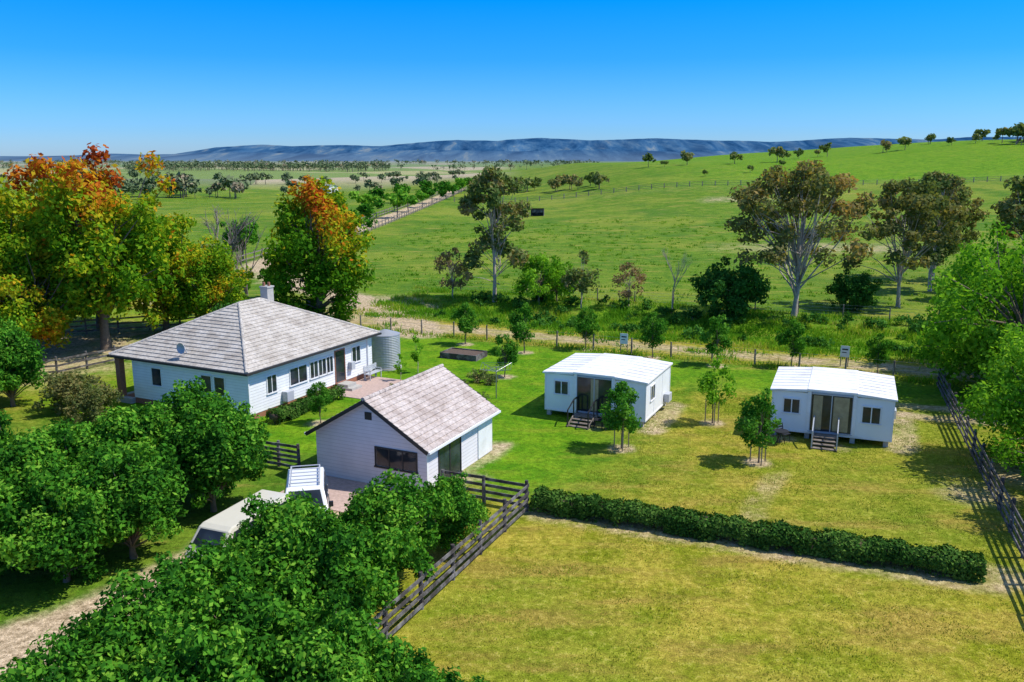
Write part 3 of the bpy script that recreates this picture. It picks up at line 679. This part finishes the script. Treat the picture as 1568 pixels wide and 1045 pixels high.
g_=MB(); g_.box(x1,x1+.1,y0-.1,y1+.1,ze-.12,ze); g_.box(x0-.1,x0,y0-.1,y1+.1,ze-.12,ze); g_.box(x0,x1,y0-.1,y0,ze-.12,ze); g_.box(x0,x1,y1,y1+.1,ze-.12,ze)
g_.make('gutters',M['dark'],H); MB().box(x0+.01,x1-.01,y0+.01,y1-.01,ze-.05,ze-.02).make('eave_soffit',M['white'],H)
for i,(u,w) in enumerate(((1.95,.75),(4.3,1.5),(5.75,.7),(6.55,.7),(7.3,.6),(10.1,.85))):
    window(H,'window','+x',u,1.25 if i!=5 else 1.35,w,1.0,0,1)
window(H,'back_door','+x',8.35,.4,.95,2.05,0,0,M['brick'])
for u,w in ((-2.05,.75),(-3.05,.75),(-7.0,.75)): window(H,'window','-y',u,1.3,w,1.05,0,0)
MB().box(.02,.42,2.75,3.35,.5,1.1).box(.02,.3,9.2,9.6,1.0,1.5).make('wall_boxes',M['trim'],H,bevel=.02)
MB().box(.0,.1,11.3,11.4,.1,2.85).box(.0,.1,-.02,.06,.1,2.85).make('downpipes',M['white'],H)
c_=MB(); c_.box(cx-1.5,cx-.9,8.6,9.2,4.2,6.05); c_.box(cx-1.55,cx-.85,8.55,9.25,6.05,6.15); c_.make('chimney',M['conc'],H)
c_=MB(); c_.tube([(cx-1.35,8.8,6.1),(cx-1.35,8.8,6.4)],.09,8).tube([(cx-1.05,8.95,6.1),(cx-1.05,8.95,6.4)],.09,8); c_.make('chimney_pots',M['brick'],H)
d_=MB(); k=14
for i in range(3):
    for j in range(k):
        def pt(i,j):
            r=.33*i/3; a=2*math.pi*j/k; return (-4.9+r*math.cos(a),.25-.25*r*r/.12, 3.75+r*math.sin(a))
        if i==0: d_.poly([pt(0,0),pt(1,j),pt(1,j+1)])
        else: d_.poly([pt(i,j),pt(i+1,j),pt(i+1,j+1),pt(i,j+1)])
d_.tube([(-4.9,.3,3.75),(-4.9,.5,3.3)],.03,6); d_.make('satellite_dish',M['trim'],H)
MB().tube([(-2.0,7.5,3.3),(-2.0,7.5,4.1)],.05,8).tube([(-1.2,9.6,3.2),(-1.2,9.6,3.75)],.04,8).make('vent_pipes',M['trim'],H)
st=MB(); st.box(0.05,1.3,7.8,8.9,0,.18); st.box(.05,.9,7.9,8.8,.18,.36); st.make('door_steps',M['conc'],H)
pv=MB(); pv.box(.02,3.6,6.6,11.6,-.05,.03); pv.box(3.6,5.2,7.6,8.8,-.05,.03); pv.make('patio_paving',M['paving'],None,(-14.73,46.4,0.002),math.radians(-26))
b_=MB(); 
for k in range(4): b_.box(.15+.12*k,.25+.12*k,0,1.5,.42,.45)
for k in range(3): b_.box(.1,.13,0,1.5,.55+.13*k,.65+.13*k)
for y in (.1,1.35):
    b_.box(.15,.2,y,y+.05,0,.42); b_.box(.55,.6,y,y+.05,0,.6); b_.box(.08,.12,y,y+.05,0,.95); b_.box(.1,.6,y,y+.05,.6,.64)
bx=empty('garden_bench',(-14.73+10.3*.438+.25,46.4+10.3*.899-.1,.03),-26); b_.make('slats',M['trim'],bx)
t_=MB(); pts=[];rad=[]
for i in range(41): pts.append((0,0,.1+i*2.35/40)); rad.append(1.0+(.025 if i%2 else 0))
t_.tube(pts,rad,32); T=empty('water_tank',(-8.9,59.3,0)); t_.make('corrugated_wall',M['tank'],T,smooth=False)
MB().tube([(0,0,2.45),(0,0,2.75)],[1.03,.12],32).make('lid',M['tank'],T); MB().tube([(0,0,-.05),(0,0,.1)],1.1,24).make('base',M['conc'],T)

# ---- garage
Gz=empty('weatherboard_garage',(-3.75,35.75,0),-25)
W,L=5.9,6.4; ze,zr=2.1,4.05; ov=.3; cx=-W/2; hw=W/2+ov
slope=(zr-ze)/hw; zw=ze+slope*ov-.05; zp=zr-.06
m_=MB()
for y in (0,L): m_.poly([(-W,y,0),(0,y,0),(0,y,zw),(cx,y,zp),(-W,y,zw)])
m_.poly([(0,0,0),(0,L,0),(0,L,zw),(0,0,zw)]); m_.poly([(-W,0,0),(-W,L,0),(-W,L,zw),(-W,0,zw)]); m_.make('walls',M['wbg'],Gz)
rf=MB(); course_roof(rf,(ov,-.35,ze),(ov,L+.3,ze),(cx,-.35,zr),(cx,L+.3,zr),13); course_roof(rf,(-W-ov,L+.3,ze),(-W-ov,-.35,ze),(cx,L+.3,zr),(cx,-.35,zr),13)
rf.make('roof_tiles',M['tileg'],Gz)
rd=MB(); ridge(rd,(cx,-.38,zr+.02),(cx,L+.33,zr+.02),.11); rd.make('ridge_caps',M['tileg'],Gz)
fa=MB()
for y in (-.37,L+.32):
    fa.beam((ov,y,ze-.07),(cx,y,zr-.07),.035,.17); fa.beam((-W-ov,y,ze-.07),(cx,y,zr-.07),.035,.17)
fa.make('barge_boards',M['dark'],Gz); g_=MB().box(ov,ov+.1,-.35,L+.3,ze-.1,ze).box(-W-ov-.1,-W-ov,-.35,L+.3,ze-.1,ze); g_.make('gutters',M['white'],Gz)
window(Gz,'front_window','-y',-1.55,.95,2.1,.85,0,2,M['dark'])
MB().box(cx-.18,cx+.18,-.03,0,3.05,3.4).make('gable_vent',M['dark'],Gz)
window(Gz,'glass_door','+x',2.1,.05,2.0,1.95,0,1,M['dark'])
MB().box(.003,.05,L-1.5,L,0.05,2.0).box(.003,.04,0.0,.12,0,2.1).make('corner_boards',M['white'],Gz)
MB().box(-W-.1,0.9,-3.2,-.02,-.05,.03).make('garage_apron',M['paving'],Gz)

# ---- cabins
def cabin(loc,rot,variant):
    C=empty('portable_cabin',(loc[0],loc[1],0),rot)
    W,L=5.95,5.05; zb,zt=.42,2.5
    a,b2=-W/2-1.12,-W/2+1.12
    w=MB(); w.box(-W,a-.03,0,L,zb,zt); w.box(b2+.03,0,0,L,zb,zt); w.box(a,b2,.05,L-.05,zb,zt+.14); w.make('walls',M['cabinwall'],C)
    tr=MB()
    for x in (a-.09,b2-.09): tr.box(x,x+.18,-.07,.06,zb-.02,zt+.16); 
    for x in (-W-.02,-.06): tr.box(x,x+.08,-.02,.05,zb,zt)
    tr.box(-.05,.025,L-.06,L+.02,zb,zt); tr.box(-W-.02,.02,-.02,L+.02,zb-.1,zb)
    for y in (1.68,3.36): tr.box(0,.012,y-.02,y+.02,zb,zt)
    tr.make('corner_posts',M['white'],C)
    rf=MB()
    rf.box(a-.1,b2+.1,-.14,L+.12,zt+.14,zt+.25)
    for (xa,xb,za,zb2) in ((a-.1,-W-.12,zt+.22,zt+.08),(b2+.1,.12,zt+.22,zt+.08)):
        rf.poly([(xa,-.12,za),(xb,-.12,zb2),(xb,L+.1,zb2),(xa,L+.1,za)])
        rf.poly([(xa,-.12,za-.14),(xb,-.12,zb2-.08),(xb,-.12,zb2),(xa,-.12,za)])
        rf.poly([(xa,L+.1,za-.14),(xb,L+.1,zb2-.08),(xb,L+.1,zb2),(xa,L+.1,za)])
        rf.poly([(xb,-.12,zb2-.08),(xb,L+.1,zb2-.08),(xb,L+.1,zb2),(xb,-.12,zb2)])
        rf.poly([(xa,-.12,za-.14),(xb,-.12,zb2-.09),(xb,L+.1,zb2-.09),(xa,L+.1,za-.14)])
    for i in range(1,8):
        y=L*i/8; 
        rf.beam((a-.1,y,zt+.235),(-W-.1,y,zt+.095),.03,.02); rf.beam((b2+.1,y,zt+.235),(.1,y,zt+.095),.03,.02); rf.box(a-.08,b2+.08,y-.015,y+.015,zt+.25,zt+.262)
    rf.make('roof',M['cabinroof'],C)
    pr=MB()
    for x in (-W+.2,a,-W/2,b2,-.25):
        for y in (.2,L/2,L-.3): pr.box(x-.12,x+.12,y-.12,y+.12,-.05,zb-.1)
    pr.make('piers',M['conc'],C)
    window(C,'left_window','-y',-W+1.0,1.35,.8,.75,0,1)
    if variant==1: window(C,'right_window','-y',-1.05,1.2,.85,.85,0,1)
    e,bx=window(C,'sliding_door','-y',-W/2+.0,zb+.08,2.02,1.98,0,1,M['trim'])
    gl=MB()
    if variant==0: gl.box(-W/2-.2,-W/2+.25,-.028,-.02,zb+.15,zb+2.0)
    else: gl.box(-W/2+.1,-W/2+.85,-.028,-.02,zb+.15,zb+2.0); gl.box(-W/2-.9,-W/2-.45,-.028,-.02,zb+.15,zb+2.0)
    gl.make('curtain',M['curtain'],e)
    window(C,'side_window','+x',1.3,1.3,.75,.8,0,1)
    s=MB(); r=MB(); xs0,xs1=-W/2-1.0+.1,-W/2+.2
    if variant==1: xs0+=.15; xs1+=.15
    s.box(xs0-.1,xs1+.1,-.75,-.09,zb-.06,zb)
    for k in range(3):
        z=zb-.12*(k+1); y=-.75-.28*(k+1); s.box(xs0,xs1,y,y+.27,max(z-.04,.01),z)
    for x in (xs0-.05,xs1+.05):
        s.beam((x,-.7,zb-.05),(x,-1.7,.02),.05,.16); s.box(x-.05,x+.05,-.72,-.62,0,zb-.06)
        r.beam((x,-.12,zb+.9),(x,-.72,zb+.9),.05,.06); r.beam((x,-.7,zb+.9),(x,-1.62,.95),.05,.06); r.box(x-.03,x+.03,-.73,-.67,0,zb+.9); r.box(x-.03,x+.03,-1.65,-1.59,0,.96); r.box(x-.03,x+.03,-.18,-.12,zb,zb+.9)
    s.make('steps',M['timber'],C); r.make('handrails',M['trim' if variant else 'black'],C)
    MB().box(.03,.33,3.7,4.4,.5,1.0).make('air_conditioner',M['trim'],C,bevel=.02)
    return C
cabin((7.3,45.35),-25,0)
cabin((19.35,41.95),-21.5,1)
def chair(name,x,y,rot):
    m=MB(); 
    for (a,b2) in ((-.22,-.22),(.22,-.22),(.22,.22),(-.22,.22)): m.beam((a,b2,0),(a*.9,b2*.9,.45),.03,.03)
    m.box(-.24,.24,-.24,.24,.44,.47)
    for a in (-.2,.2): m.beam((a,.22,.45),(a,.32,.92),.03,.03)
    for k in range(3): m.box(-.21,.21,.25+.03*k,.27+.03*k,.58+.13*k,.66+.13*k)
    m.make(name,M['black'],None,(x,y,0),rot)
def table(x,y):
    m=MB(); m.tube([(0,0,.7),(0,0,.73)],.38,18)
    for a in range(3): t=a*2.09; m.beam((0.25*math.cos(t),.25*math.sin(t),0),(0,0,.7),.03,.03)
    m.make('outdoor_table',M['black'],None,(x,y,0))
chair('outdoor_chair',5.6,45.1,.3); chair('outdoor_chair',4.75,45.4,-1.8); table(5.2,45.0)
chair('outdoor_chair',14.2,43.0,.6); chair('outdoor_chair',13.4,43.2,-1.2); table(13.9,42.6)
for (x,y) in ((8.5,64.0),(23.6,59.6)):
    S=empty('fence_sign',(x,y,0),-24); MB().box(-.3,.3,-.03,0,.7,1.5).make('board',M['white'],S)
    MB().box(-.28,-.22,0,.06,0,1.4).box(.22,.28,0,.06,0,1.4).make('posts',M['timber'],S)
    MB().box(-.2,.2,-.036,-.033,1.2,1.3).box(-.2,.1,-.036,-.033,1.0,1.06).make('lettering',M['black'],S)
B=empty('raised_garden_bed',(-3.6,62.6,0),-24); b_=MB(); b_.box(-1.5,1.5,-.95,-.87,0,.42); b_.box(-1.5,1.5,.87,.95,0,.42); b_.box(-1.5,-1.42,-.87,.87,0,.42); b_.box(1.42,1.5,-.87,.87,0,.42)
b_.make('sleepers',M['timberdark'],B); MB().box(-1.42,1.42,-.87,.87,0,.34).make('soil',M['soil'],B)
Cl=empty('rotary_clothesline',(-.97,51.3,0),20); m=MB(); m.tube([(0,0,0),(0,0,2.0)],.035,8)
tips=[]
for k in range(4):
    a=k*math.pi/2+.4; t=(1.3*math.cos(a),1.3*math.sin(a),2.05); tips.append(t); m.tube([(0,0,1.7),t],.016,6); m.tube([(0,0,2.0),(t[0]*.5,t[1]*.5,1.87)],.012,5)
m.make('mast_and_arms',M['wire'],Cl); m=MB()
for f_ in (1,.8,.6,.42):
    for k in range(4):
        a=tips[k];b2=tips[(k+1)%4]; z=1.7+.35*f_; m.beam((a[0]*f_,a[1]*f_,z),(b2[0]*f_,b2[1]*f_,z),.01,.01)
m.make('lines',M['wire'],Cl)
Sx,Sy=6.3,215; zz=tz(Sx,Sy); S=empty('field_shelter',(Sx,Sy,zz),-5); m=MB(); m.box(-1.6,1.6,1.0,1.1,0,1.8); m.box(-1.6,-1.5,-1,1,0,1.7); m.box(1.5,1.6,-1,1,0,1.7); m.box(-1.5,1.5,-.9,-.85,.9,1.7); m.make('walls',M['timberdark'],S)
MB().poly([(-1.8,-1.3,1.95),(1.8,-1.3,1.95),(1.8,1.3,1.8),(-1.8,1.3,1.8)]).make('roof',M['tank'],S)
def farm(x,y,w,l,h,rot,mat='white'):
    F_=empty('distant_farm_shed',(x,y,tz(x,y)),rot); m=MB()
    for yy in (0,l): m.poly([(0,yy,0),(w,yy,0),(w,yy,h),(w/2,yy,h*1.35),(0,yy,h)])
    m.poly([(0,0,0),(0,l,0),(0,l,h),(0,0,h)]); m.poly([(w,0,0),(w,l,0),(w,l,h),(w,0,h)]); m.make('walls',M[mat],F_)
    r=MB(); r.poly([(-.4,-.4,h),(-.4,l+.4,h),(w/2,l+.4,h*1.37),(w/2,-.4,h*1.37)]); r.poly([(w+.4,-.4,h),(w+.4,l+.4,h),(w/2,l+.4,h*1.37),(w/2,-.4,h*1.37)]); r.make('roof',M['tank'],F_)
    d=MB(); d.box(w*.3,w*.6,-.08,-.02,0,h*.8); d.make('door',M['dark'],F_)
farm(-82,392,6,9,2.6,60)

# ---------------------------------------------------------------- vehicles
def vehicle(name,loc,rot,prof,belt,hw,paint,wins,wheels,wr=.36,front=None,rear=None,rack=False):
    V_=empty(name,loc,rot)
    ztop=max(z for y,z in prof)
    def half(z): return hw if z<=belt else hw-(z-belt)/(ztop-belt)*.17
    m=MB(); k=len(prof)
    for sx in (-1,1):
        for y,z in prof: m.v.append((sx*half(z),y,z))
    m.f.append(tuple(range(k))[::-1]); m.f.append(tuple(range(k,2*k)))
    for i in range(k):
        j=(i+1)%k; m.f.append((i,j,k+j,k+i))
    m.make('body',paint,V_,bevel=.05,smooth=False)
    g=MB()
    for quad in wins:
        for sx in (-1,1): g.poly([(sx*(half(z)+.012),y,z) for y,z in quad])
    def scr(pa,pb,inset=.14):
        (ya,za),(yb,zb)=pa,pb; n=Vector((0,zb-za,-(yb-ya))).normalized()*.014
        cy=sum(p[0] for p in prof)/k
        if n.y*(ya-cy)<0: n=-n
        g.poly([(-half(za)+inset,ya+n.y,za+n.z),(half(za)-inset,ya+n.y,za+n.z),(half(zb)-inset,yb+n.y,zb+n.z),(-half(zb)+inset,yb+n.y,zb+n.z)])
    if front: scr(*front)
    if rear: scr(*rear)
    g.make('windows',M['glass'],V_)
    w=MB(); hb=MB()
    for y in wheels:
        for sx in (-1,1):
            w.tube([(sx*(hw-.2),y,wr),(sx*(hw+.02),y,wr)],wr,20); hb.tube([(sx*(hw+.02),y,wr),(sx*(hw+.035),y,wr)],wr*.55,14)
    w.make('tyres',M['rubber'],V_); hb.make('hubcaps',M['chrome'],V_)
    y0=min(p[0] for p in prof); y1=max(p[0] for p in prof)
    b_=MB(); b_.box(-hw+.02,hw-.02,y0-.12,y0+.02,.38,.56); b_.box(-hw+.02,hw-.02,y1-.02,y1+.12,.38,.56); b_.make('bumpers',M['black'],V_,bevel=.02)
    l=MB(); l.box(-hw+.1,-hw+.36,y0-.03,y0+.02,.7,.88); l.box(hw-.36,hw-.1,y0-.03,y0+.02,.7,.88); l.make('headlamps',M['chrome'],V_)
    l=MB(); l.box(-hw+.05,-hw+.2,y1-.02,y1+.03,.75,1.05); l.box(hw-.2,hw-.05,y1-.02,y1+.03,.75,1.05); l.make('tail_lamps',M['lamp'],V_)
    mi=MB(); 
    for sx in (-1,1): mi.box(min(sx*(hw+.02),sx*(hw+.2)),max(sx*(hw+.02),sx*(hw+.2)),y0+1.15,y0+1.27,belt,belt+.2)
    mi.make('mirrors',M['black'],V_)
    if rack:
        r=MB(); 
        for x in (-hw+.3,hw-.3): r.beam((x,y0+1.8,ztop+.12),(x,y1-.4,ztop+.12),.04,.04)
        n=6
        for i in range(n):
            yy=y0+1.85+(y1-.45-y0-1.85)*i/(n-1); r.box(-hw+.28,hw-.28,yy-.02,yy+.02,ztop+.12,ztop+.15)
            for x in (-hw+.32,hw-.32): r.box(x-.02,x+.02,yy-.02,yy+.02,ztop-.02,ztop+.12)
        r.make('roof_rack',M['trim'],V_)
suv=[(-2.1,.4),(-2.15,.95),(-2.0,1.08),(-1.15,1.18),(-.55,1.76),(-.3,1.82),(1.85,1.80),(2.1,1.2),(2.12,.4)]
vehicle('four_wheel_drive_car',(-8.25,32.4,.02),12,suv,1.15,.88,M['carwhite'],
 [[(-.95,1.2),(-.45,1.68),(.25,1.7),(.25,1.2)],[(.35,1.2),(.35,1.7),(1.05,1.7),(1.05,1.2)],[(1.15,1.2),(1.15,1.7),(1.7,1.68),(1.85,1.2)]],(-1.35,1.35),.37,((-1.12,1.22),(-.58,1.73)),((2.09,1.24),(1.88,1.72)),True)
van=[(-2.1,.35),(-2.15,.9),(-1.95,1.15),(-1.5,1.75),(-1.3,1.84),(2.0,1.86),(2.1,1.2),(2.12,.35)]
vehicle('campervan',(-9.9,29.6,.02),-22,van,1.1,.82,M['carcream'],
 [[(-1.6,1.2),(-1.3,1.67),(-.75,1.69),(-.75,1.2)],[(-.6,1.2),(-.6,1.69),(.45,1.69),(.45,1.2)],[(.6,1.2),(.6,1.69),(1.8,1.69),(1.85,1.2)]],(-1.3,1.25),.33,((-1.92,1.2),(-1.53,1.71)),((2.09,1.24),(2.01,1.73)))

# ---------------------------------------------------------------- light, sky, camera
az=math.radians(-2); el=math.radians(54)
d=Vector((math.cos(el)*math.cos(az),math.cos(el)*math.sin(az),math.sin(el)))
sl=bpy.data.lights.new('sun','SUN'); sl.energy=5.0; sl.angle=math.radians(.5); sl.color=(1,.955,.88)
so=bpy.data.objects.new('sun',sl); COL.objects.link(so); so.rotation_euler=d.to_track_quat('Z','Y').to_euler(); so.location=(40,0,60)
wd=bpy.data.worlds.new('World'); scene.world=wd; wd.use_nodes=True; nt=wd.node_tree
bg=nt.nodes['Background']; sky=nt.nodes.new('ShaderNodeTexSky'); sky.sky_type='NISHITA'; sky.sun_disc=False
sky.sun_elevation=el; sky.sun_rotation=math.radians(90)-az
sky.air_density=1.0; sky.dust_density=.4; sky.ozone_density=2.0
tc=nt.nodes.new('ShaderNodeTexCoord'); sp=nt.nodes.new('ShaderNodeSeparateXYZ'); nt.links.new(tc.outputs['Generated'],sp.inputs[0])
rp=rampnode(nt,[(0,(.25,.38,.66)),(.03,(.16,.34,.66)),(.106,(.04,.28,.72)),(.17,(.0,.28,.92)),(.45,(.33,.48,.63)),(1,(.53,.53,.58))]); nt.links.new(sp.outputs[2],rp.inputs[0])
vm=nt.nodes.new('ShaderNodeVectorMath'); vm.operation='MULTIPLY'; nt.links.new(sky.outputs[0],vm.inputs[0]); nt.links.new(rp.outputs[0],vm.inputs[1])
vs=nt.nodes.new('ShaderNodeVectorMath'); vs.operation='SCALE'; vs.inputs['Scale'].default_value=2.0; nt.links.new(vm.outputs[0],vs.inputs[0])
nt.links.new(vs.outputs[0],bg.inputs[0]); bg.inputs[1].default_value=.145
cam=bpy.data.cameras.new('camera'); cam.sensor_width=36; cam.lens=36*1320/1568; cam.clip_end=40000; cam.clip_start=.1
co=bpy.data.objects.new('camera',cam); COL.objects.link(co); co.location=(0,0,14.5); co.rotation_euler=(math.radians(90-11.98),0,0)
scene.camera=co
scene.view_settings.view_transform='Standard'; scene.view_settings.look='None'; scene.view_settings.exposure=0
print('OK')
